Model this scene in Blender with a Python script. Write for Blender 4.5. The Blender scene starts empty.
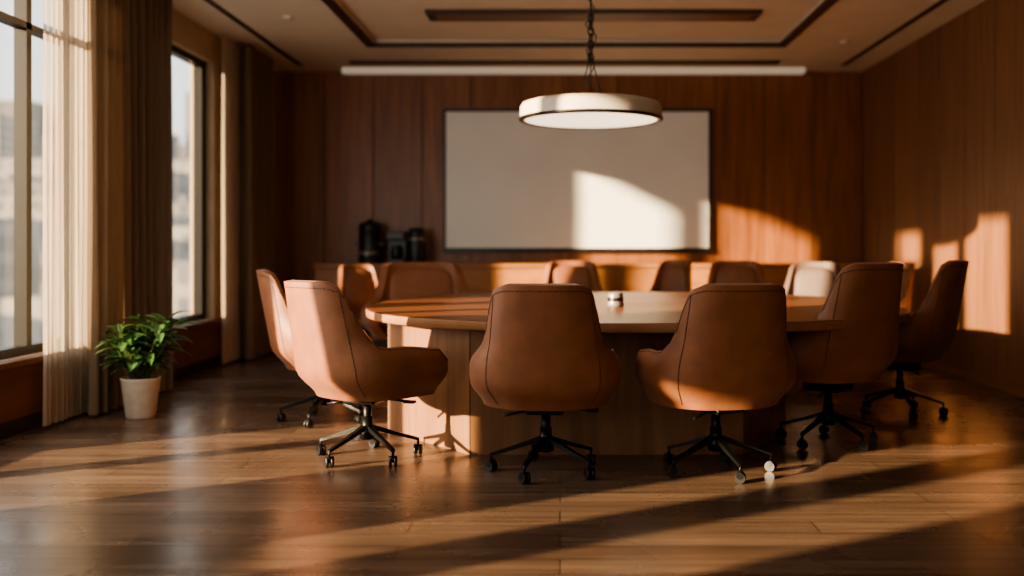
import bpy, bmesh, math, random
from mathutils import Vector, Matrix
random.seed(4)
S=bpy.context.scene
COL=S.collection

# ------------------------------------------------------------ materials
def newmat(name):
    m=bpy.data.materials.new(name); m.use_nodes=True
    nt=m.node_tree; b=nt.nodes.get('Principled BSDF')
    return m,nt,b
def setin(b,k,v):
    if k in b.inputs: b.inputs[k].default_value=v
def plain(name,col,rough=.5,metal=0,noise=.0,nscale=30,bump=0,emit=None,estr=0,sheen=0):
    m,nt,b=newmat(name)
    b.inputs['Base Color'].default_value=(*col,1); b.inputs['Roughness'].default_value=rough
    b.inputs['Metallic'].default_value=metal
    tc=nt.nodes.new('ShaderNodeTexCoord'); n=nt.nodes.new('ShaderNodeTexNoise')
    n.inputs['Scale'].default_value=nscale; n.inputs['Detail'].default_value=5
    nt.links.new(tc.outputs['Object'],n.inputs['Vector'])
    if noise>0:
        r=nt.nodes.new('ShaderNodeValToRGB')
        r.color_ramp.elements[0].position=.3; r.color_ramp.elements[1].position=.7
        r.color_ramp.elements[0].color=(*[c*(1-noise) for c in col],1)
        r.color_ramp.elements[1].color=(*[min(1,c*(1+noise)) for c in col],1)
        nt.links.new(n.outputs['Fac'],r.inputs['Fac']); nt.links.new(r.outputs['Color'],b.inputs['Base Color'])
    if bump>0:
        bp=nt.nodes.new('ShaderNodeBump'); bp.inputs['Strength'].default_value=bump; bp.inputs['Distance'].default_value=.01
        nt.links.new(n.outputs['Fac'],bp.inputs['Height']); nt.links.new(bp.outputs['Normal'],b.inputs['Normal'])
    if emit: 
        b.inputs['Emission Color'].default_value=(*emit,1); b.inputs['Emission Strength'].default_value=estr
    if sheen: setin(b,'Sheen Weight',sheen); setin(b,'Sheen Roughness',.4)
    return m
def wood(name,dark,light,scale=(14,14,.9),rough=.45,island=.25,spec=.4):
    m,nt,b=newmat(name); N=nt.nodes; L=nt.links
    tc=N.new('ShaderNodeTexCoord'); mp=N.new('ShaderNodeMapping'); mp.inputs['Scale'].default_value=scale
    g=N.new('ShaderNodeNewGeometry')
    add=N.new('ShaderNodeVectorMath'); add.operation='ADD'
    mul=N.new('ShaderNodeMath'); mul.operation='MULTIPLY'; mul.inputs[1].default_value=37
    L.new(g.outputs['Random Per Island'],mul.inputs[0])
    L.new(tc.outputs['Object'],mp.inputs['Vector']); L.new(mp.outputs['Vector'],add.inputs[0]); L.new(mul.outputs[0],add.inputs[1])
    n=N.new('ShaderNodeTexNoise'); n.inputs['Scale'].default_value=1; n.inputs['Detail'].default_value=8; n.inputs['Roughness'].default_value=.6; n.inputs['Distortion'].default_value=.6
    L.new(add.outputs[0],n.inputs['Vector'])
    r=N.new('ShaderNodeValToRGB'); r.color_ramp.elements[0].position=.3; r.color_ramp.elements[1].position=.7
    r.color_ramp.elements[0].color=(*dark,1); r.color_ramp.elements[1].color=(*light,1)
    L.new(n.outputs['Fac'],r.inputs['Fac'])
    h=N.new('ShaderNodeHueSaturation'); mr=N.new('ShaderNodeMapRange')
    mr.inputs['To Min'].default_value=1-island; mr.inputs['To Max'].default_value=1+island
    L.new(g.outputs['Random Per Island'],mr.inputs['Value']); L.new(mr.outputs['Result'],h.inputs['Value'])
    L.new(r.outputs['Color'],h.inputs['Color']); L.new(h.outputs['Color'],b.inputs['Base Color'])
    b.inputs['Roughness'].default_value=rough; setin(b,'Specular IOR Level',spec)
    bp=N.new('ShaderNodeBump'); bp.inputs['Strength'].default_value=.15; bp.inputs['Distance'].default_value=.005
    L.new(n.outputs['Fac'],bp.inputs['Height']); L.new(bp.outputs['Normal'],b.inputs['Normal'])
    return m
def cloth(name,col,transp,transl,nscale=60):
    m,nt,b=newmat(name); N=nt.nodes; L=nt.links
    b.inputs['Base Color'].default_value=(*col,1); b.inputs['Roughness'].default_value=.9
    tc=N.new('ShaderNodeTexCoord'); mp=N.new('ShaderNodeMapping'); mp.inputs['Scale'].default_value=(nscale,nscale,4)
    n=N.new('ShaderNodeTexNoise'); n.inputs['Scale'].default_value=1
    L.new(tc.outputs['Object'],mp.inputs['Vector']); L.new(mp.outputs['Vector'],n.inputs['Vector'])
    r=N.new('ShaderNodeValToRGB'); r.color_ramp.elements[0].color=(*[c*.8 for c in col],1); r.color_ramp.elements[1].color=(*[min(1,c*1.2) for c in col],1)
    L.new(n.outputs['Fac'],r.inputs['Fac']); L.new(r.outputs['Color'],b.inputs['Base Color'])
    tl=N.new('ShaderNodeBsdfTranslucent'); L.new(r.outputs['Color'],tl.inputs['Color'])
    tp=N.new('ShaderNodeBsdfTransparent')
    m1=N.new('ShaderNodeMixShader'); m1.inputs[0].default_value=transl
    m2=N.new('ShaderNodeMixShader'); m2.inputs[0].default_value=transp
    L.new(b.outputs[0],m1.inputs[1]); L.new(tl.outputs[0],m1.inputs[2])
    L.new(m1.outputs[0],m2.inputs[1]); L.new(tp.outputs[0],m2.inputs[2])
    L.new(m2.outputs[0],N['Material Output'].inputs['Surface'])
    return m
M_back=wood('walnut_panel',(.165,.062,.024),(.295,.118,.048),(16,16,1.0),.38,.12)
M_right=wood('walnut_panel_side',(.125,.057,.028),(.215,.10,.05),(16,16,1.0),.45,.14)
M_cab=wood('cabinet_wood',(.26,.11,.038),(.42,.19,.07),(3,14,14),.4,.05)
M_sillwood=wood('sill_wood',(.10,.04,.018),(.17,.07,.032),(14,1.5,14),.45,.05)
M_ttop=wood('table_top_wood',(.14,.052,.022),(.245,.096,.042),(1.2,14,14),.34,.0,.38)
M_tedge=wood('table_edge_wood',(.27,.13,.065),(.40,.21,.11),(3,3,14),.35,.0)
M_tbase=wood('table_base_wood',(.16,.08,.041),(.26,.133,.068),(14,14,1.1),.42,.06)
M_groove=plain('groove_dark',(.02,.01,.006),.8)
M_plaster=plain('plaster_beige',(.42,.33,.24),.85,noise=.06,nscale=6,bump=.05)
M_ceil=plain('ceiling_paint',(.64,.57,.47),.85,noise=.04,nscale=3,bump=.03)
M_trim=plain('bronze_trim',(.05,.025,.013),.5)
M_slot=plain('slot_brown',(.16,.08,.04),.5)
M_black=plain('black_metal',(.012,.012,.012),.35,.6)
M_frame=plain('window_frame_black',(.018,.016,.015),.4,.4)
M_plastic=plain('black_plastic',(.010,.010,.010),.4)
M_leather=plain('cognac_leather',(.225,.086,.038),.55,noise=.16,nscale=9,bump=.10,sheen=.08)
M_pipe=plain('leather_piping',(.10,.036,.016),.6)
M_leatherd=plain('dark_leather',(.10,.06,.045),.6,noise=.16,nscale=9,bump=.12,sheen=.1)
M_board=plain('whiteboard_surface',(.78,.79,.75),.38,noise=.03,nscale=2)
M_lampbody=plain('lamp_cream',(.58,.52,.43),.5)
M_lampglow=plain('lamp_glow',(.9,.85,.7),.5,emit=(1,.82,.58),estr=1.4)
M_lampdark=plain('lamp_rim_dark',(.03,.025,.02),.4,.5)
M_strip=plain('cove_strip',(.75,.68,.56),.6,emit=(1,.85,.65),estr=.15)
M_panel=plain('fill_panel_diffuser',(.8,.78,.7),.6,emit=(1,.88,.72),estr=.6)  # glowing face of the added ceiling fill panels
M_pot=plain('ceramic_pot',(.45,.38,.30),.6,noise=.1,nscale=20,bump=.1)
M_soil=plain('soil',(.04,.025,.015),.95,noise=.3,nscale=60,bump=.5)
M_leaf=plain('leaf_green',(.07,.16,.05),.4,noise=.35,nscale=12)
M_stem=plain('stem_green',(.10,.14,.04),.6)
M_grey=plain('satin_grey',(.24,.22,.20),.35,.3)
M_blocker=plain('sun_blocker_cloth',(.5,.45,.38),.9)  # for the added sun blocker outside
M_curt=cloth('curtain_taupe',(.20,.145,.10),0.0,.20)
M_sheer=cloth('curtain_sheer',(.66,.57,.46),.38,.5)

# floor
def floor_mat():
    m,nt,b=newmat('floor_planks'); N=nt.nodes; L=nt.links
    tc=N.new('ShaderNodeTexCoord'); br=N.new('ShaderNodeTexBrick')
    br.offset=.37; br.inputs['Scale'].default_value=1
    br.inputs['Brick Width'].default_value=1.6; br.inputs['Row Height'].default_value=.16
    br.inputs['Mortar Size'].default_value=.0025; br.inputs['Mortar Smooth'].default_value=.3
    br.inputs['Color1'].default_value=(.090,.058,.040,1); br.inputs['Color2'].default_value=(.145,.096,.067,1); br.inputs['Mortar'].default_value=(.012,.008,.006,1)
    L.new(tc.outputs['Object'],br.inputs['Vector'])
    mp=N.new('ShaderNodeMapping'); mp.inputs['Scale'].default_value=(1.2,22,1); L.new(tc.outputs['Object'],mp.inputs['Vector'])
    n=N.new('ShaderNodeTexNoise'); n.inputs['Scale'].default_value=1; n.inputs['Detail'].default_value=8; n.inputs['Distortion'].default_value=.5
    L.new(mp.outputs[0],n.inputs['Vector'])
    mr=N.new('ShaderNodeMapRange'); mr.inputs['From Min'].default_value=.25; mr.inputs['From Max'].default_value=.75; mr.inputs['To Min'].default_value=.6; mr.inputs['To Max'].default_value=1.4
    L.new(n.outputs['Fac'],mr.inputs['Value'])
    h=N.new('ShaderNodeHueSaturation'); L.new(br.outputs['Color'],h.inputs['Color']); L.new(mr.outputs[0],h.inputs['Value'])
    L.new(h.outputs[0],b.inputs['Base Color'])
    n2=N.new('ShaderNodeTexNoise'); n2.inputs['Scale'].default_value=1.5; n2.inputs['Detail'].default_value=4; L.new(tc.outputs['Object'],n2.inputs['Vector'])
    m2=N.new('ShaderNodeMapRange'); m2.inputs['From Min'].default_value=.3; m2.inputs['From Max'].default_value=.7; m2.inputs['To Min'].default_value=.19; m2.inputs['To Max'].default_value=.36
    L.new(n2.outputs['Fac'],m2.inputs['Value']); L.new(m2.outputs[0],b.inputs['Roughness'])
    setin(b,'Specular IOR Level',.42)
    bp=N.new('ShaderNodeBump'); bp.inputs['Strength'].default_value=.12; bp.inputs['Distance'].default_value=.004
    L.new(br.outputs['Fac'],bp.inputs['Height']); bp.invert=True; L.new(bp.outputs[0],b.inputs['Normal'])
    return m
M_floor=floor_mat()
def glass_mat():
    m,nt,b=newmat('window_glass'); N=nt.nodes; L=nt.links
    tp=N.new('ShaderNodeBsdfTransparent'); tp.inputs[0].default_value=(.97,.98,.97,1)
    gl=N.new('ShaderNodeBsdfGlossy'); gl.inputs['Roughness'].default_value=.02
    mx=N.new('ShaderNodeMixShader'); mx.inputs[0].default_value=.05
    L.new(tp.outputs[0],mx.inputs[1]); L.new(gl.outputs[0],mx.inputs[2]); L.new(mx.outputs[0],N['Material Output'].inputs['Surface'])
    return m
M_glass=glass_mat()
def city_mat():
    m,nt,b=newmat('city_facade'); N=nt.nodes; L=nt.links
    tc=N.new('ShaderNodeTexCoord'); mp=N.new('ShaderNodeMapping'); mp.inputs['Rotation'].default_value=(math.radians(90),0,0)
    L.new(tc.outputs['Object'],mp.inputs['Vector'])
    br=N.new('ShaderNodeTexBrick'); br.offset=0; br.inputs['Scale'].default_value=1
    br.inputs['Brick Width'].default_value=2.6; br.inputs['Row Height'].default_value=3.2; br.inputs['Mortar Size'].default_value=.7
    br.inputs['Color1'].default_value=(.05,.048,.046,1); br.inputs['Color2'].default_value=(.08,.073,.066,1); br.inputs['Mortar'].default_value=(.17,.15,.13,1)
    L.new(mp.outputs[0],br.inputs['Vector'])
    g=N.new('ShaderNodeNewGeometry'); h=N.new('ShaderNodeHueSaturation'); mr=N.new('ShaderNodeMapRange'); mr.inputs['To Min'].default_value=.4; mr.inputs['To Max'].default_value=1.2
    L.new(g.outputs['Random Per Island'],mr.inputs['Value']); L.new(mr.outputs[0],h.inputs['Value']); L.new(br.outputs['Color'],h.inputs['Color'])
    L.new(h.outputs[0],b.inputs['Base Color']); b.inputs['Roughness'].default_value=.9
    b.inputs['Emission Color'].default_value=(.60,.59,.55,1); b.inputs['Emission Strength'].default_value=.32  # even glow on the facades stands in for distance haze
    return m
M_city=city_mat()

# ------------------------------------------------------------ mesh helpers
def box(bm,lo,hi,mi=0,bev=0,mat=None):
    r=bmesh.ops.create_cube(bm,size=1)
    vs=r['verts']; c=[(a+b)/2 for a,b in zip(lo,hi)]; s=[b-a for a,b in zip(lo,hi)]
    for v in vs: v.co=Vector((v.co.x*s[0]+c[0],v.co.y*s[1]+c[1],v.co.z*s[2]+c[2]))
    fs=set(f for v in vs for f in v.link_faces)
    for f in fs: f.material_index=mi
    if bev:
        es=list(set(e for v in vs for e in v.link_edges))
        r2=bmesh.ops.bevel(bm,geom=es,offset=bev,segments=2,affect='EDGES',profile=.5)
        vs=list(set(r2['verts'])|set(v for v in vs if v.is_valid))
        for f in r2['faces']: f.material_index=mi
    if mat:
        allv=set(vs)
        for v in allv: v.co=mat@v.co
    return vs
def cyl(bm,p1,p2,r1,r2=None,seg=16,mi=0,smooth=True):
    if r2 is None: r2=r1
    p1=Vector(p1);p2=Vector(p2); d=p2-p1; L=d.length
    q=d.to_track_quat('Z','Y').to_matrix().to_4x4()
    r=bmesh.ops.create_cone(bm,cap_ends=True,segments=seg,radius1=max(r1,1e-4),radius2=max(r2,1e-4),depth=L,matrix=Matrix.Translation((p1+p2)/2)@q)
    for f in set(f for v in r['verts'] for f in v.link_faces):
        f.material_index=mi
        if smooth and len(f.verts)==4: f.smooth=True
    return r['verts']
def lathe(bm,prof,seg=32,mi=0,center=(0,0,0)):
    rings=[]
    for (r,z) in prof:
        rings.append([bm.verts.new((center[0]+r*math.cos(2*math.pi*i/seg),center[1]+r*math.sin(2*math.pi*i/seg),center[2]+z)) for i in range(seg)])
    for a,b in zip(rings,rings[1:]):
        for i in range(seg):
            f=bm.faces.new((a[i],a[(i+1)%seg],b[(i+1)%seg],b[i])); f.material_index=mi; f.smooth=True
    return rings
def tomesh(bm,name,mats):
    bmesh.ops.recalc_face_normals(bm,faces=bm.faces)
    me=bpy.data.meshes.new(name); bm.to_mesh(me); bm.free()
    for m in mats: me.materials.append(m)
    return me
def obj(name,me,parent=None,loc=(0,0,0),rot=0,scale=None):
    o=bpy.data.objects.new(name,me); COL.objects.link(o); o.location=loc; o.rotation_euler=(0,0,rot)
    if scale: o.scale=scale
    if parent: o.parent=parent
    return o
def empty(name,loc=(0,0,0),rot=0):
    e=bpy.data.objects.new(name,None); COL.objects.link(e); e.location=loc; e.rotation_euler=(0,0,rot); e.empty_display_size=.2
    return e

XL,XR,YB,YF,ZC=-3.23,3.43,11.3,-1.4,3.1
# ------------------------------------------------------------ shell
bm=bmesh.new(); box(bm,(XL-.25,YF-.2,-.1),(XR+.2,YB+.2,0)); obj('floor',tomesh(bm,'floor',[M_floor]))

TX0,TX1,TY0,TY1=-1.85,2.17,2.0,9.8; TZ=.05
bm=bmesh.new()
box(bm,(XL-.25,YF-.2,ZC),(TX0,YB+.2,ZC+.25)); box(bm,(TX1,YF-.2,ZC),(XR+.2,YB+.2,ZC+.25))
box(bm,(TX0,TY1,ZC),(TX1,YB+.2,ZC+.25)); box(bm,(TX0,YF-.2,ZC),(TX1,TY0,ZC+.25))
box(bm,(TX0,TY0,ZC+TZ),(TX1,TY1,ZC+.25))
obj('ceiling',tomesh(bm,'ceiling',[M_ceil]))
bm=bmesh.new(); w=.06
box(bm,(TX0-w,TY0,ZC-.015),(TX0,TY1+w,ZC+.0)); box(bm,(TX1,TY0,ZC-.015),(TX1+w,TY1+w,ZC+.0)); box(bm,(TX0,TY1,ZC-.015),(TX1,TY1+w,ZC+.0))
box(bm,(TX0,TY0-w,ZC-.015),(TX1,TY0,ZC+.0))
box(bm,(TX0,TY1-.012,ZC-.01),(TX1,TY1,ZC+.02)); box(bm,(TX0,TY0,ZC-.01),(TX0+.012,TY1,ZC+.02)); box(bm,(TX1-.012,TY0,ZC-.01),(TX1,TY1,ZC+.02))
box(bm,(-2.87,1,ZC-.004),(-2.81,10.9,ZC)); box(bm,(3.07,1,ZC-.004),(3.13,10.9,ZC))
box(bm,(-2.25,10.62,ZC-.02),(2.35,10.76,ZC))
obj('trim_1',tomesh(bm,'trim_1',[M_trim]))
bm=bmesh.new(); box(bm,(-1.16,8.55,ZC+TZ-.03),(1.74,8.88,ZC+TZ-.001),0,.006); box(bm,(-1.08,8.60,ZC+TZ-.034),(1.66,8.83,ZC+TZ-.028),1)
obj('linear_air_diffuser',tomesh(bm,'diff',[M_trim,M_slot]))
bm=bmesh.new(); box(bm,(-2.42,11.02,ZC-.06),(2.72,11.16,ZC-.0),0,.008)
obj('trim_2',tomesh(bm,'cove',[M_strip]))
for (x,y) in ((-2.35,8.6),(2.75,9.6)):
    bm=bmesh.new(); lathe(bm,[(.0,-.03),(.03,-.03),(.045,-.012),(.05,0)],20,0)
    obj('smoke_detector',tomesh(bm,'sd',[M_lampbody]),loc=(x,y,ZC))

def panels(name,axis,a0,a1,step,fixed,thick,mat,z0=0.0,z1=ZC):
    bm=bmesh.new(); n=round((a1-a0)/step); st=(a1-a0)/n; g=.004
    for i in range(n):
        s=a0+i*st+g; e=a0+(i+1)*st-g
        if axis=='x': box(bm,(s,fixed,z0),(e,fixed+thick,z1),0,.003)
        else: box(bm,(fixed,s,z0),(fixed+thick,e,z1),0,.003)
    if axis=='x': box(bm,(a0-.25,fixed+thick*.6,z0),(a1+.2,fixed+.2,z1),1)
    else: box(bm,(fixed+thick*.6,a0-.2,z0),(fixed+.2,a1+.2,z1),1)
    obj(name,tomesh(bm,name,[mat,M_groove]))
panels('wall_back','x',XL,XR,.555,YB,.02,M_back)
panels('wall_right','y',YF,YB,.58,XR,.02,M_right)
bm=bmesh.new(); box(bm,(XL-.25,YF-.2,0),(XR+.2,YF,ZC)); obj('wall_front',tomesh(bm,'wf',[M_plaster]))

wins=[(1.0,2.45,.45,1.4,[1.8],.16,.055),(3.5,5.15,.06,2.95,[4.45],.07,.055),(5.32,6.8,.44,2.86,[6.19],.03,.055),(7.5,9.28,.44,2.83,[],.03,.11)]  # first two windows are out of view, added to cast floor sun streaks
bm=bmesh.new(); xl0=XL-.22
cur=YF
for (a,b,z0,z1,ms,mw,fj) in wins:
    box(bm,(xl0,cur,0),(XL,a,ZC),0)
    box(bm,(xl0,a,z1),(XL,b,ZC),0); box(bm,(xl0,a,0),(XL,b,z0),0)
    cur=b
box(bm,(xl0,cur,0),(XL,YB,ZC),0)
obj('wall_left',tomesh(bm,'wall_left',[M_plaster]))
bm=bmesh.new()
for (a,b) in ((5.2,7.0),(7.0,8.6),(8.6,9.9),(9.9,YB-.002)):
    box(bm,(XL,a+.003,.09),(XL+.025,b-.003,.40),0,.003)
box(bm,(XL,5.2,.40),(XL+.06,YB-.002,.44),0,.004)
obj('trim_3',tomesh(bm,'dado',[M_sillwood]))
bm=bmesh.new(); box(bm,(XL,5.2,0),(XL+.03,YB-.002,.09)); obj('baseboard_left',tomesh(bm,'bbl',[M_plastic]))
bm=bmesh.new(); box(bm,(XL+.04,YB-.015,0),(XR-.002,YB,.08)); obj('baseboard_back',tomesh(bm,'bbb',[M_trim]))
bm=bmesh.new(); box(bm,(XR-.015,YF,0),(XR,YB-.02,.07)); obj('baseboard_right',tomesh(bm,'bbr',[M_right]))
for k,(a,b,z0,z1,ms,mw,fj) in enumerate(wins):
    bm=bmesh.new(); t=.055; x0,x1=XL-.15,XL-.07
    box(bm,(x0,a,z0),(x1,a+t,z1)); box(bm,(x0,b-fj,z0),(x1,b,z1)); box(bm,(x0,a+t,z0),(x1,b-fj,z0+t)); box(bm,(x0,a+t,z1-t),(x1,b-fj,z1))
    for m in ms: box(bm,(x0,m-mw,z0+t),(x1,m+mw,z1-t))
    if k==2: box(bm,(x0,a+t,2.46),(x1,b-fj,2.50))
    box(bm,(XL-.115,a+t,z0+t),(XL-.109,b-fj,z1-t),1)
    obj('window_%d'%(k+1),tomesh(bm,'win',[M_frame,M_glass]))

def curtain(name,x,y0,y1,amp,nf,mat,z0=.02,z1=3.07,seed=0):
    rnd=random.Random(seed); bm=bmesh.new(); n=nf*10; rows=14
    ph=[rnd.uniform(-.5,.5) for _ in range(nf+2)]
    grid=[]
    for j in range(rows+1):
        v=j/rows; z=z0+(z1-z0)*v; row=[]
        for i in range(n+1):
            u=i/n; k=int(u*nf); 
            a=amp*(1+.35*ph[min(k,nf)])*(.75+.25*(1-v))
            yy=y0+(y1-y0)*u + .012*math.sin(u*nf*4.1+v*3)*(1-v)
            xx=x+a*math.sin(2*math.pi*u*nf+.5*math.sin(v*3+k))
            row.append(bm.verts.new((xx,yy,z)))
        grid.append(row)
    for j in range(rows):
        for i in range(n):
            f=bm.faces.new((grid[j][i],grid[j][i+1],grid[j+1][i+1],grid[j+1][i])); f.smooth=True
    return obj(name,tomesh(bm,name,[mat]))
curtain('curtain',-3.04,6.42,7.75,.06,11,M_curt,seed=1)
curtain('curtain',-3.04,9.62,10.45,.06,8,M_curt,seed=2)
curtain('sheer_curtain',-3.13,6.02,6.60,.02,9,M_sheer,seed=3)
curtain('sheer_curtain',-3.13,9.22,9.80,.02,9,M_sheer,seed=4)
curtain('curtain',-3.05,2.6,3.3,.06,6,M_curt,seed=5)

# ------------------------------------------------------------ whiteboard
e=empty('whiteboard')
X0,X1,Z0,Z1=-1.32,1.71,1.05,2.67
bm=bmesh.new(); y0,y1=YB-.05,YB-.002; t=.028
box(bm,(X0,y0,Z0),(X0+t,y1,Z1),0,.003); box(bm,(X1-t,y0,Z0),(X1,y1,Z1),0,.003)
box(bm,(X0,y0,Z1-t),(X1,y1,Z1),0,.003); box(bm,(X0,y0-.01,Z0),(X1,y1,Z0+.05),0,.003)
box(bm,(1.48,y0-.02,Z0-.01),(1.66,y0,Z0+.03),0,.003)
obj('frame',tomesh(bm,'wbf',[M_plastic]),e)
bm=bmesh.new(); box(bm,(X0+t,YB-.035,Z0+.05),(X1-t,YB-.004,Z1-t)); obj('surface',tomesh(bm,'wbs',[M_board]),e)

# ------------------------------------------------------------ credenza
bm=bmesh.new(); cx0,cx1,cy0,cy1=-2.66,3.2,10.72,11.27
box(bm,(cx0,cy0,.89),(cx1,cy1,.93),0,.004)
box(bm,(cx0+.01,cy0+.03,.10),(cx1-.01,cy1,.885),0)
n=9
for i in range(n):
    s=cx0+.012+(cx1-cx0-.024)*i/n+.004; q=cx0+.012+(cx1-cx0-.024)*(i+1)/n-.004
    box(bm,(s,cy0+.008,.12),(q,cy0+.028,.875),0,.003)
box(bm,(cx0+.05,cy0+.07,0),(cx1-.05,cy1,.10),1)
obj('credenza',tomesh(bm,'cred',[M_cab,M_trim]))

CT=.93
e=empty('coffee_urn',(-2.10,10.98,CT)); bm=bmesh.new()
lathe(bm,[(0,0),(.12,0),(.125,.02),(.12,.03),(.115,.36),(.12,.37),(.118,.42),(.09,.45),(.03,.46),(.03,.485),(0,.49)],28,0)
lathe(bm,[(.122,.10),(.124,.105),(.124,.125),(.122,.13)],28,1)
cyl(bm,(0,-.11,.10),(0,-.17,.10),.018,mi=1); cyl(bm,(0,-.16,.11),(0,-.16,.06),.012,mi=0)
box(bm,(.10,-.03,.20),(.16,.03,.23),0,.005); box(bm,(-.16,-.03,.20),(-.10,.03,.23),0,.005)
obj('body',tomesh(bm,'urn',[M_plastic,M_grey]),e)
e=empty('coffee_maker',(-1.80,11.0,CT)); bm=bmesh.new()
box(bm,(-.1,-.14,0),(.1,.14,.05),0,.008); box(bm,(-.1,.0,.05),(.1,.14,.26),0,.006); box(bm,(-.1,-.14,.26),(.1,.14,.35),0,.01)
lathe(bm,[(0,.055),(.05,.055),(.062,.09),(.06,.15),(.04,.19),(.045,.2),(0,.2)],20,1,(0,-.07,0))
obj('body',tomesh(bm,'cm',[M_plastic,M_plastic]),e)
e=empty('thermal_carafe',(-1.58,10.95,CT)); bm=bmesh.new()
lathe(bm,[(0,0),(.095,0),(.1,.015),(.098,.27),(.085,.30),(.09,.31),(.088,.37),(.05,.39),(0,.395)],28,0)
lathe(bm,[(.099,.255),(.101,.26),(.101,.275),(.099,.28)],28,1)
box(bm,(.09,-.015,.08),(.14,.015,.1),0,.004);box(bm,(.09,-.015,.26),(.14,.015,.28),0,.004);box(bm,(.125,-.015,.08),(.14,.015,.28),0,.004)
obj('body',tomesh(bm,'tc',[M_plastic,M_grey]),e)

# ------------------------------------------------------------ table
e=empty('conference_table')
TCX,TCY,TA,TB,TN=.48,6.85,1.75,1.82,2.4; TH=.72
def sup(a,b,th):
    c,s=math.cos(th),math.sin(th)
    return (TCX+a*math.copysign(abs(c)**(2/TN),c),TCY+b*math.copysign(abs(s)**(2/TN),s))
bm=bmesh.new(); seg=128
prof=[(-.012,TH,0),(0,TH-.004,0),(0,TH-.005,1),(0,TH-.045,1),(-.012,TH-.052,1)]
rings=[]
for off,z,mi in prof:
    rings.append([bm.verts.new((*sup(TA+off,TB+off,2*math.pi*i/seg),z)) for i in range(seg)])
for k,(a,b) in enumerate(zip(rings,rings[1:])):
    for i in range(seg):
        f=bm.faces.new((a[i],a[(i+1)%seg],b[(i+1)%seg],b[i])); f.material_index=1 if k>=1 else 0; f.smooth=True
f=bm.faces.new(rings[0]); f.material_index=0
f=bm.faces.new(rings[-1][::-1]); f.material_index=1
obj('top',tomesh(bm,'ttop',[M_ttop,M_tedge]),e)
bp=[(-.48,5.30),(.98,5.30),(1.36,6.0),(1.36,7.7),(.98,8.38),(-.48,8.38),(-1.03,7.75),(-1.03,5.95)]
bm=bmesh.new()
def prism(bm,pts,z0,z1,mi):
    lo=[bm.verts.new((x,y,z0)) for x,y in pts]; hi=[bm.verts.new((x,y,z1)) for x,y in pts]
    for i in range(len(pts)):
        j=(i+1)%len(pts); f=bm.faces.new((lo[i],lo[j],hi[j],hi[i])); f.material_index=mi
    bm.faces.new(hi).material_index=mi; bm.faces.new(lo[::-1]).material_index=mi
cxb=sum(p[0] for p in bp)/8; cyb=6.85
ins=[(cxb+(x-cxb)*.985,cyb+(y-cyb)*.985) for x,y in bp]
prism(bm,ins,0,TH-.052,1)
for i in range(8):
    p=Vector((*bp[i],0)); q=Vector((*bp[(i+1)%8],0)); d=(q-p); d.normalize(); nrm=Vector((d.y,-d.x,0))
    g=.003
    a=p+d*g; b=q-d*g
    inn=-nrm*.03
    pts=[(a.x,a.y),(b.x,b.y),((b+inn-d*.012).x,(b+inn-d*.012).y),((a+inn+d*.012).x,(a+inn+d*.012).y)]
    prism(bm,pts,.0,TH-.053,0)
obj('pedestal',tomesh(bm,'tbase',[M_tbase,M_groove]),e)

e=empty('conference_speaker',(.36,6.45,TH),.3); bm=bmesh.new()
lathe(bm,[(0,0),(.05,0),(.055,.01),(.052,.03),(.05,.08),(.045,.09),(0,.092)],28,1)
lathe(bm,[(.0495,.035),(.0525,.037),(.0515,.06),(.0495,.062)],28,0)
obj('body',tomesh(bm,'cs',[M_plastic,M_grey]),e)

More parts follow.
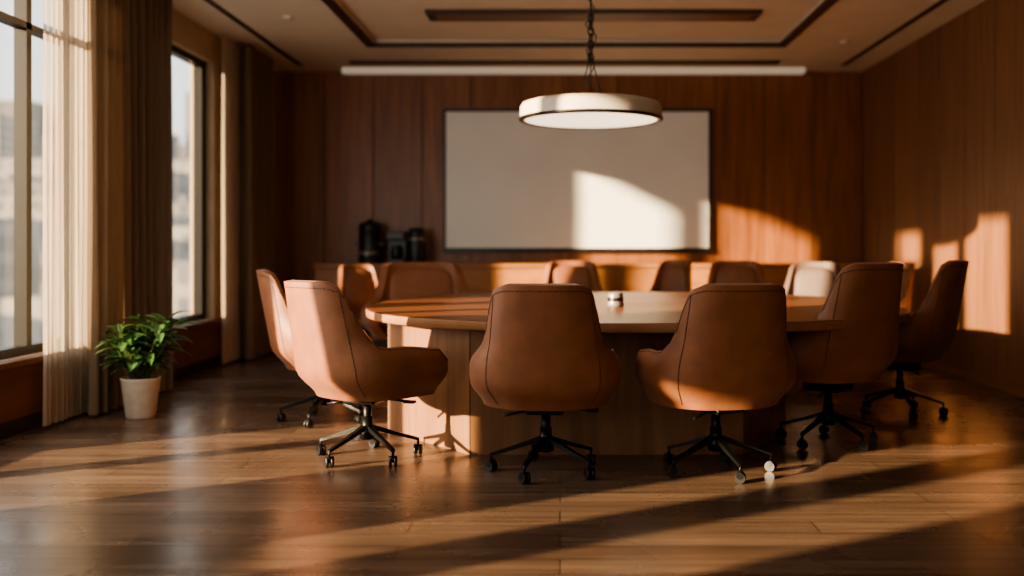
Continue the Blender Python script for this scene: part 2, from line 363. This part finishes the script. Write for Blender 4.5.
# ------------------------------------------------------------ chairs
def sst(t): t=max(0,min(1,t)); return t*t*(3-2*t)
def chair_shell(mat,name):
    bm=bmesh.new(); NU,NV=64,22; z0=.345
    g=[]
    for i in range(NU+1):
        u=-1+2*i/NU; au=abs(u)
        t=sst((au-.31)/.18)
        h=.935*(1-t)+.595*t
        h-=.025*sst((au-.6)/.4)
        h-=.05*sst((au-.93)/.07)
        h-=.025*sst((au-.19)/.15)*(1-t)
        col=[]
        for j in range(NV+1):
            v=j/NV; z=z0+(h-z0)*v
            W=.262-.026*sst((z-.60)/.33)+.074*sst((.68-z)/.15)*sst((au-.20)/.35)+.010*sst((.7-z)/.2)
            low=1-sst((z-z0)/.13); 
            W-=.055*low
            yb=-.285-.115*(z-z0)/.6+.07*low
            D=.22
            if au<=.5:
                a=u/.5*math.pi/2
                x=W*math.copysign(abs(math.sin(a))**.72,a); y=yb+D*(1-abs(math.cos(a))**.62)
            else:
                f=(au-.5)/.5; x=math.copysign(W*(1-.05*f*f),u); y=yb+D+(.25-.05*low-(yb+D))*f
            col.append(bm.verts.new((x,y,z)))
        g.append(col)
    for i in range(NU):
        for j in range(NV):
            f=bm.faces.new((g[i][j],g[i+1][j],g[i+1][j+1],g[i][j+1])); f.smooth=True
    # stitched seam lines: along the rim and two side seams on the outside
    T=.0225
    def outn(i,j):
        i0,i1=max(i-1,0),min(i+1,NU); j0,j1=max(j-1,0),min(j+1,NV)
        n=(g[i1][j].co-g[i0][j].co).cross(g[i][j1].co-g[i][j0].co)
        n.normalize()
        c=Vector((0,0,g[i][j].co.z))
        if n.dot(g[i][j].co-c)<0: n=-n
        return n
    lines=[]
    lines.append([g[i][NV-1].co+outn(i,NV-1)*(T+.0005) for i in range(NU+1)])
    for ii in (NU//2-10,NU//2+10):
        lines.append([g[ii][j].co+outn(ii,j)*(T+.0005) for j in range(1,NV)])
    bmesh.ops.recalc_face_normals(bm,faces=bm.faces)
    me=bpy.data.meshes.new(name+'_tmp'); bm.to_mesh(me); bm.free(); me.materials.append(mat)
    o=bpy.data.objects.new('tmp',me); COL.objects.link(o)
    s=o.modifiers.new('s','SOLIDIFY'); s.thickness=.045; s.offset=0; s.use_even_offset=False
    b=o.modifiers.new('b','BEVEL'); b.width=.018; b.segments=3; b.limit_method='ANGLE'; b.angle_limit=math.radians(50)
    dg=bpy.context.evaluated_depsgraph_get(); dg.update()
    me2=bpy.data.meshes.new_from_object(o.evaluated_get(dg)); me2.name=name
    bpy.data.objects.remove(o)
    for p in me2.polygons: p.use_smooth=True
    bm=bmesh.new()
    for ln in lines:
        for a,b2 in zip(ln,ln[1:]):
            if (b2-a).length>1e-4: cyl(bm,a,b2,.0022,seg=6)
    pm=tomesh(bm,name+'_piping',[M_pipe])
    return me2,pm
def cushion(mat,name):
    bm=bmesh.new()
    def block(cx,cy,cz,a,b,c,n=3.2,tilt=0,m=3.):
        su,sv=40,16; rings=[]
        for j in range(sv+1):
            ph=-math.pi/2+math.pi*j/sv; row=[]
            cp=abs(math.cos(ph))**(2/n); sp=math.copysign(abs(math.sin(ph))**(2/m),math.sin(ph))
            for i in range(su):
                th=2*math.pi*i/su
                x=a*cp*math.copysign(abs(math.cos(th))**(2/n),math.cos(th)); y=b*cp*math.copysign(abs(math.sin(th))**(2/n),math.sin(th)); z=c*sp
                p=Matrix.Rotation(tilt,3,'X')@Vector((x,y,z))
                row.append(bm.verts.new((cx+p.x,cy+p.y,cz+p.z)))
            rings.append(row)
        for r1,r2 in zip(rings,rings[1:]):
            for i in range(su):
                f=bm.faces.new((r1[i],r1[(i+1)%su],r2[(i+1)%su],r2[i])); f.smooth=True
        bmesh.ops.remove_doubles(bm,verts=bm.verts,dist=1e-5)
    block(0,.03,.410,.262,.26,.075)
    block(0,-.295,.66,.19,.035,.235,3.6,.18,4.)
    return tomesh(bm,name,[mat])
def chair_base():
    bm=bmesh.new()
    cyl(bm,(0,0,.15),(0,0,.30),.022,mi=0); cyl(bm,(0,0,.10),(0,0,.22),.032,.028,mi=0)
    box(bm,(-.09,-.11,.295),(.09,.11,.34),0,.01)
    cyl(bm,(.08,.03,.31),(.23,.02,.30),.007,mi=0); box(bm,(.20,-.0,.292),(.26,.04,.306),0,.004)
    cyl(bm,(-.08,-.03,.305),(-.20,-.06,.285),.007,mi=0)
    cyl(bm,(0,0,.105),(0,0,.175),.040,.036,mi=0,seg=24)
    for k in range(5):
        a=2*math.pi*k/5+math.pi/2+.3; d=Vector((math.cos(a),math.sin(a),0)); pz=Vector((-d.y,d.x,0))
        sec=[(.03,.160,.015,.013),(.15,.120,.012,.010),(.275,.080,.009,.008)]
        rr=[]
        for r,z,hw,hh in sec:
            c=d*r+Vector((0,0,z)); rr.append([bm.verts.new(c+pz*hw*sx+Vector((0,0,hh*sz))) for sx,sz in ((-1,-1),(1,-1),(1,1),(-1,1))])
        for A,B in zip(rr,rr[1:]):
            for i in range(4): bm.faces.new((A[i],A[(i+1)%4],B[(i+1)%4],B[i]))
        bm.faces.new(rr[0]); bm.faces.new(rr[-1][::-1])
        tip=d*.270
        cyl(bm,tip+Vector((0,0,.045)),tip+Vector((0,0,.088)),.007,mi=0,seg=10)
        rnd=a*2.3; wd=Vector((math.cos(rnd),math.sin(rnd),0))
        wc=tip+Vector((0,0,.025))
        for s in (-1,1): cyl(bm,wc+wd*s*.006,wc+wd*s*.020,.025,seg=18,mi=1)
        cyl(bm,wc-wd*.022+Vector((0,0,.012)),wc+wd*.022+Vector((0,0,.012)),.017,seg=12,mi=0)
    return tomesh(bm,'chair_base',[M_black,M_plastic])
SH,PI=chair_shell(M_leather,'shell'); CU=cushion(M_leather,'cushion')
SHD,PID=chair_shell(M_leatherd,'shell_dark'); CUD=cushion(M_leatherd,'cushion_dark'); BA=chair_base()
def chair(x,y,deg,sc=(1,1,1),dark=False,spin=0):
    e=empty('office_chair',(x,y,0),math.radians(deg)); 
    obj('shell',SHD if dark else SH,e,scale=sc); obj('cushion',CUD if dark else CU,e,scale=sc)
    obj('piping',PI,e,scale=sc)
    obj('swivel_base',BA,e,rot=spin,scale=(1,1,min(sc[2],1.0)))
    return e
chair(-1.50,6.35,-72,(1,1,1.03),spin=.2)
chair(-1.01,5.22,-43,spin=.5)
chair(-.07,4.90,-2)
chair(.77,4.92,9,spin=.45)
chair(1.52,5.64,28,(.98,1,1.09),spin=.3)
chair(2.26,6.62,55,(1,1,1.09),spin=.6)
chair(-1.12,8.45,198,(1.5,1,1.04),spin=.2)
chair(-1.83,9.5,210,(.8,1,1),spin=.1)
chair(.11,9.35,180,(1.05,1,1.04))
chair(.98,9.6,150,(.75,1,1.04))
chair(1.66,9.3,172,(1.05,1,1.04))
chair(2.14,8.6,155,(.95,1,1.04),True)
chair(2.86,9.2,110,(.9,1,1.03))

# ------------------------------------------------------------ pendant lamp
e=empty('pendant_lamp',(.21,6.8,0)); bm=bmesh.new()
lathe(bm,[(.0,2.10),(.30,2.10),(.43,2.092),(.47,2.08),(.482,2.055),(.484,1.985)],64,0)
lathe(bm,[(.484,1.985),(.492,1.983),(.492,1.972),(.484,1.966),(.46,1.964),(.452,1.972)],64,2)
lathe(bm,[(.452,1.972),(.40,1.978),(.0,1.978)],64,1)
lathe(bm,[(.0,2.13),(.05,2.125),(.06,2.10)],24,2)
obj('shade',tomesh(bm,'shade',[M_lampbody,M_lampglow,M_lampdark]),e)
bm=bmesh.new()
ceilz=ZC+TZ
cyl(bm,(0,0,2.42),(-.085,0,2.10),.004,seg=8); cyl(bm,(0,0,2.42),(.085,0,2.10),.004,seg=8); cyl(bm,(0,0,2.42),(0,.09,2.10),.004,seg=8)
cyl(bm,(0,0,2.62),(0,0,ceilz),.007,seg=8)
cyl(bm,(0,0,ceilz-.03),(0,0,ceilz),.06,.065,seg=24)
z=2.40
k=0
while z<2.68:
    tor=[]; A,B,r=.020,.030,.006; n=16
    for i in range(n):
        t=2*math.pi*i/n
        c=Vector((A*math.cos(t),0,B*math.sin(t))); nn=Vector((math.cos(t),0,math.sin(t)))
        ring=[]
        for q in range(6):
            w=2*math.pi*q/6; p=c+nn*r*math.cos(w)+Vector((0,r*math.sin(w),0))
            p=Matrix.Rotation(k*math.pi/2+.4,3,'Z')@p; ring.append(bm.verts.new(p+Vector((0,0,z))))
        tor.append(ring)
    for i in range(n):
        a,b=tor[i],tor[(i+1)%n]
        for q in range(6): bm.faces.new((a[q],a[(q+1)%6],b[(q+1)%6],b[q])).smooth=True
    z+=.045; k+=1
prev=None
for i in range(80):
    t=i/79; am=.02+.018*math.exp(-((t-.45)/.15)**2)
    p=Vector((am*math.sin(t*34),am*math.cos(t*34),2.11+t*(ceilz-2.13)))
    if prev is not None: cyl(bm,prev,p,.004,seg=6)
    prev=p
obj('suspension_cable',tomesh(bm,'cable',[M_lampdark]),e)
# ------------------------------------------------------------ plant
PX,PY=-2.72,6.46
e=empty('potted_plant',(PX,PY,0)); bm=bmesh.new()
lathe(bm,[(0,0),(.085,0),(.092,.01),(.12,.24),(.124,.25),(.124,.262),(.113,.262),(.108,.23),(0,.225)],32,0)
obj('pot',tomesh(bm,'pot',[M_pot]),e)
bm=bmesh.new(); lathe(bm,[(.107,.232),(.05,.24),(0,.243)],20,0); obj('soil',tomesh(bm,'soil',[M_soil]),e)
bm=bmesh.new(); rnd=random.Random(11)
def leaf(base,dirv,up,L,W):
    dirv=dirv.normalized(); side=dirv.cross(up).normalized(); nrm=side.cross(dirv).normalized()
    n=7; rows=[]
    for i in range(n+1):
        t=i/n; w=W*math.sin(math.pi*min(1,t*.96+.04))**.8*(1-.35*t)
        c=base+dirv*L*t+Vector((0,0,-1))*L*.45*t*t
        rows.append([bm.verts.new(c-side*w+nrm*w*.35),bm.verts.new(c),bm.verts.new(c+side*w+nrm*w*.35)])
    for a,b in zip(rows,rows[1:]):
        for q in range(2):
            f=bm.faces.new((a[q],a[q+1],b[q+1],b[q])); f.smooth=True; f.material_index=0
for s in range(34):
    az=rnd.uniform(0,2*math.pi) if s else 0; lean=rnd.uniform(.05,.9); H=rnd.uniform(.14,.48)
    cx=math.cos(az)*lean; cx=min(max(cx,-.4),.6)
    p0=Vector((rnd.uniform(-.05,.05),rnd.uniform(-.05,.05),.235)); d=Vector((cx,math.sin(az)*lean,1)).normalized()
    p1=p0+d*H; cyl(bm,p0,p1,.005,.003,seg=6,mi=1)
    for k in range(rnd.randint(5,8)):
        t=rnd.uniform(.4,1); a2=rnd.uniform(0,2*math.pi); b=p0+d*H*t
        dv=Vector((math.cos(a2),math.sin(a2),rnd.uniform(.1,1.2)))
        if b.x+dv.normalized().x*.22<-.25: dv.x=abs(dv.x)
        leaf(b,dv,Vector((0,0,1)),rnd.uniform(.15,.24),rnd.uniform(.025,.04))
obj('foliage',tomesh(bm,'foliage',[M_leaf,M_stem]),e)

# ------------------------------------------------------------ city outside
bm=bmesh.new(); rnd=random.Random(5)
for i in range(420):
    ang=math.radians(rnd.uniform(12,50)); D=rnd.uniform(110,480)
    x=-math.sin(ang)*D; y=math.cos(ang)*D+5
    w=rnd.uniform(7,16); top=(D-110)/370*D*.13+rnd.uniform(-.05,.03)*D
    box(bm,(x-w/2,y-w/2,-60),(x+w/2,y+w/2,top))
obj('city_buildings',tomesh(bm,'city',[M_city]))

# ------------------------------------------------------------ unseen sun blocker outside, added to shape the patch on the board
SUN=Vector((1,.6,-.23))
s=5.0
def proj(y,z): return Vector((XL,y,z))-SUN*s
e=empty('sun_blocker')
bm=bmesh.new()
P=[proj(9.55,3.0),proj(8.36,2.44),proj(8.36,2.84),proj(7.2,2.42),proj(7.2,3.7),proj(9.55,3.7)]
for tri in ((0,1,2,5),(2,3,4,5)):
    a=[bm.verts.new(P[i]) for i in tri]; b=[bm.verts.new(P[i]+Vector((-.02,0,0))) for i in tri]
    bm.faces.new(a); bm.faces.new(b[::-1])
    for i in range(4): bm.faces.new((a[i],a[(i+1)%4],b[(i+1)%4],b[i]))
obj('blocker_sheet',tomesh(bm,'blocker_mesh',[M_blocker]),e)
bm=bmesh.new(); p=proj(8.34,3.0); cyl(bm,(p.x-.15,p.y,-3),(p.x-.15,p.y,p.z+.7),.13,seg=16)  # unseen column, added to cast the dark gap in the sun patch
obj('blocker_post',tomesh(bm,'blocker_post',[M_frame]),e)

# ------------------------------------------------------------ light
W=bpy.data.worlds.new('World'); S.world=W; W.use_nodes=True; nt=W.node_tree; bg=nt.nodes['Background']
tc=nt.nodes.new('ShaderNodeTexCoord'); sp=nt.nodes.new('ShaderNodeSeparateXYZ'); r=nt.nodes.new('ShaderNodeValToRGB')
nt.links.new(tc.outputs['Generated'],sp.inputs[0])
mr=nt.nodes.new('ShaderNodeMapRange'); mr.inputs['From Min'].default_value=-.3; mr.inputs['From Max'].default_value=.8
nt.links.new(sp.outputs['Z'],mr.inputs['Value']); nt.links.new(mr.outputs[0],r.inputs['Fac'])
cr=r.color_ramp; cr.elements[0].position=.15; cr.elements[0].color=(.30,.25,.20,1); cr.elements[1].position=1; cr.elements[1].color=(.62,.74,.85,1)
q=cr.elements.new(.32); q.color=(.74,.73,.69,1)
nt.links.new(r.outputs[0],bg.inputs['Color']); bg.inputs['Strength'].default_value=1.8
ld=bpy.data.lights.new('sun','SUN'); ld.energy=28; ld.color=(1,.72,.44); ld.angle=math.radians(1.0)
lo=bpy.data.objects.new('sun',ld); COL.objects.link(lo); lo.location=(-8,-2,5)
lo.rotation_euler=SUN.to_track_quat('-Z','Y').to_euler()
def area(name,loc,direc,sx,sy,en,col):
    ld=bpy.data.lights.new(name,'AREA'); ld.shape='RECTANGLE'; ld.size=sx; ld.size_y=sy; ld.energy=en; ld.color=col
    lo=bpy.data.objects.new(name,ld); COL.objects.link(lo); lo.location=loc
    lo.rotation_euler=Vector(direc).to_track_quat('-Z','Y').to_euler(); return lo
ld=bpy.data.lights.new('pendant_light','AREA'); ld.shape='DISK'; ld.size=.8; ld.energy=6; ld.color=(1,.8,.55)
lo=bpy.data.objects.new('pendant_light',ld); COL.objects.link(lo); lo.location=(.21,6.8,1.95)
for k,(x,y) in enumerate(((-1.1,1.0),(1.4,1.0),(-1.1,-.4),(1.4,-.4))):
    e=empty('ceiling_fill_panel',(x,y,ZC)); bm=bmesh.new()  # out-of-view panels added with their lamps as soft overhead fill
    box(bm,(-.62,-.32,-.03),(.62,.32,0),0,.005); box(bm,(-.58,-.28,-.034),(.58,.28,-.028),1)
    obj('housing',tomesh(bm,'clp',[M_lampbody,M_panel]),e)
    area('ceiling_fill_light',(x,y,ZC-.05),(0,.7,-1),1.1,.5,3,(1,.88,.72))
area('front_fill_light',(.1,-1.3,1.9),(0,1,.25),5.5,1.9,18,(1,.86,.68))  # added soft fill from behind the camera; the front wall has no window
area('side_fill_light',(-3.12,0.0,1.8),(1,1.2,.40),1.6,2.2,62,(1,.90,.76))  # added fill from the left, no opening at this spot
area('side_fill_light',(-3.14,4.3,1.8),(1,.4,.25),1.5,2.3,66,(1,.93,.83))  # added fill inside the tall side opening, boosts light from the left

# ------------------------------------------------------------ camera
cd=bpy.data.cameras.new('camera'); cd.lens=35; cd.sensor_width=36; cd.shift_x=-48/1024; cd.shift_y=-40/1024
cd.dof.use_dof=True; cd.dof.focus_distance=4.8; cd.dof.aperture_fstop=.85
co=bpy.data.objects.new('camera',cd); COL.objects.link(co); co.location=(0,0,1.1); co.rotation_euler=(math.radians(90),0,0)
S.camera=co
S.view_settings.view_transform='AgX'
try: S.view_settings.look='AgX - Medium High Contrast'
except Exception as ex: print(ex)
S.view_settings.exposure=0.35
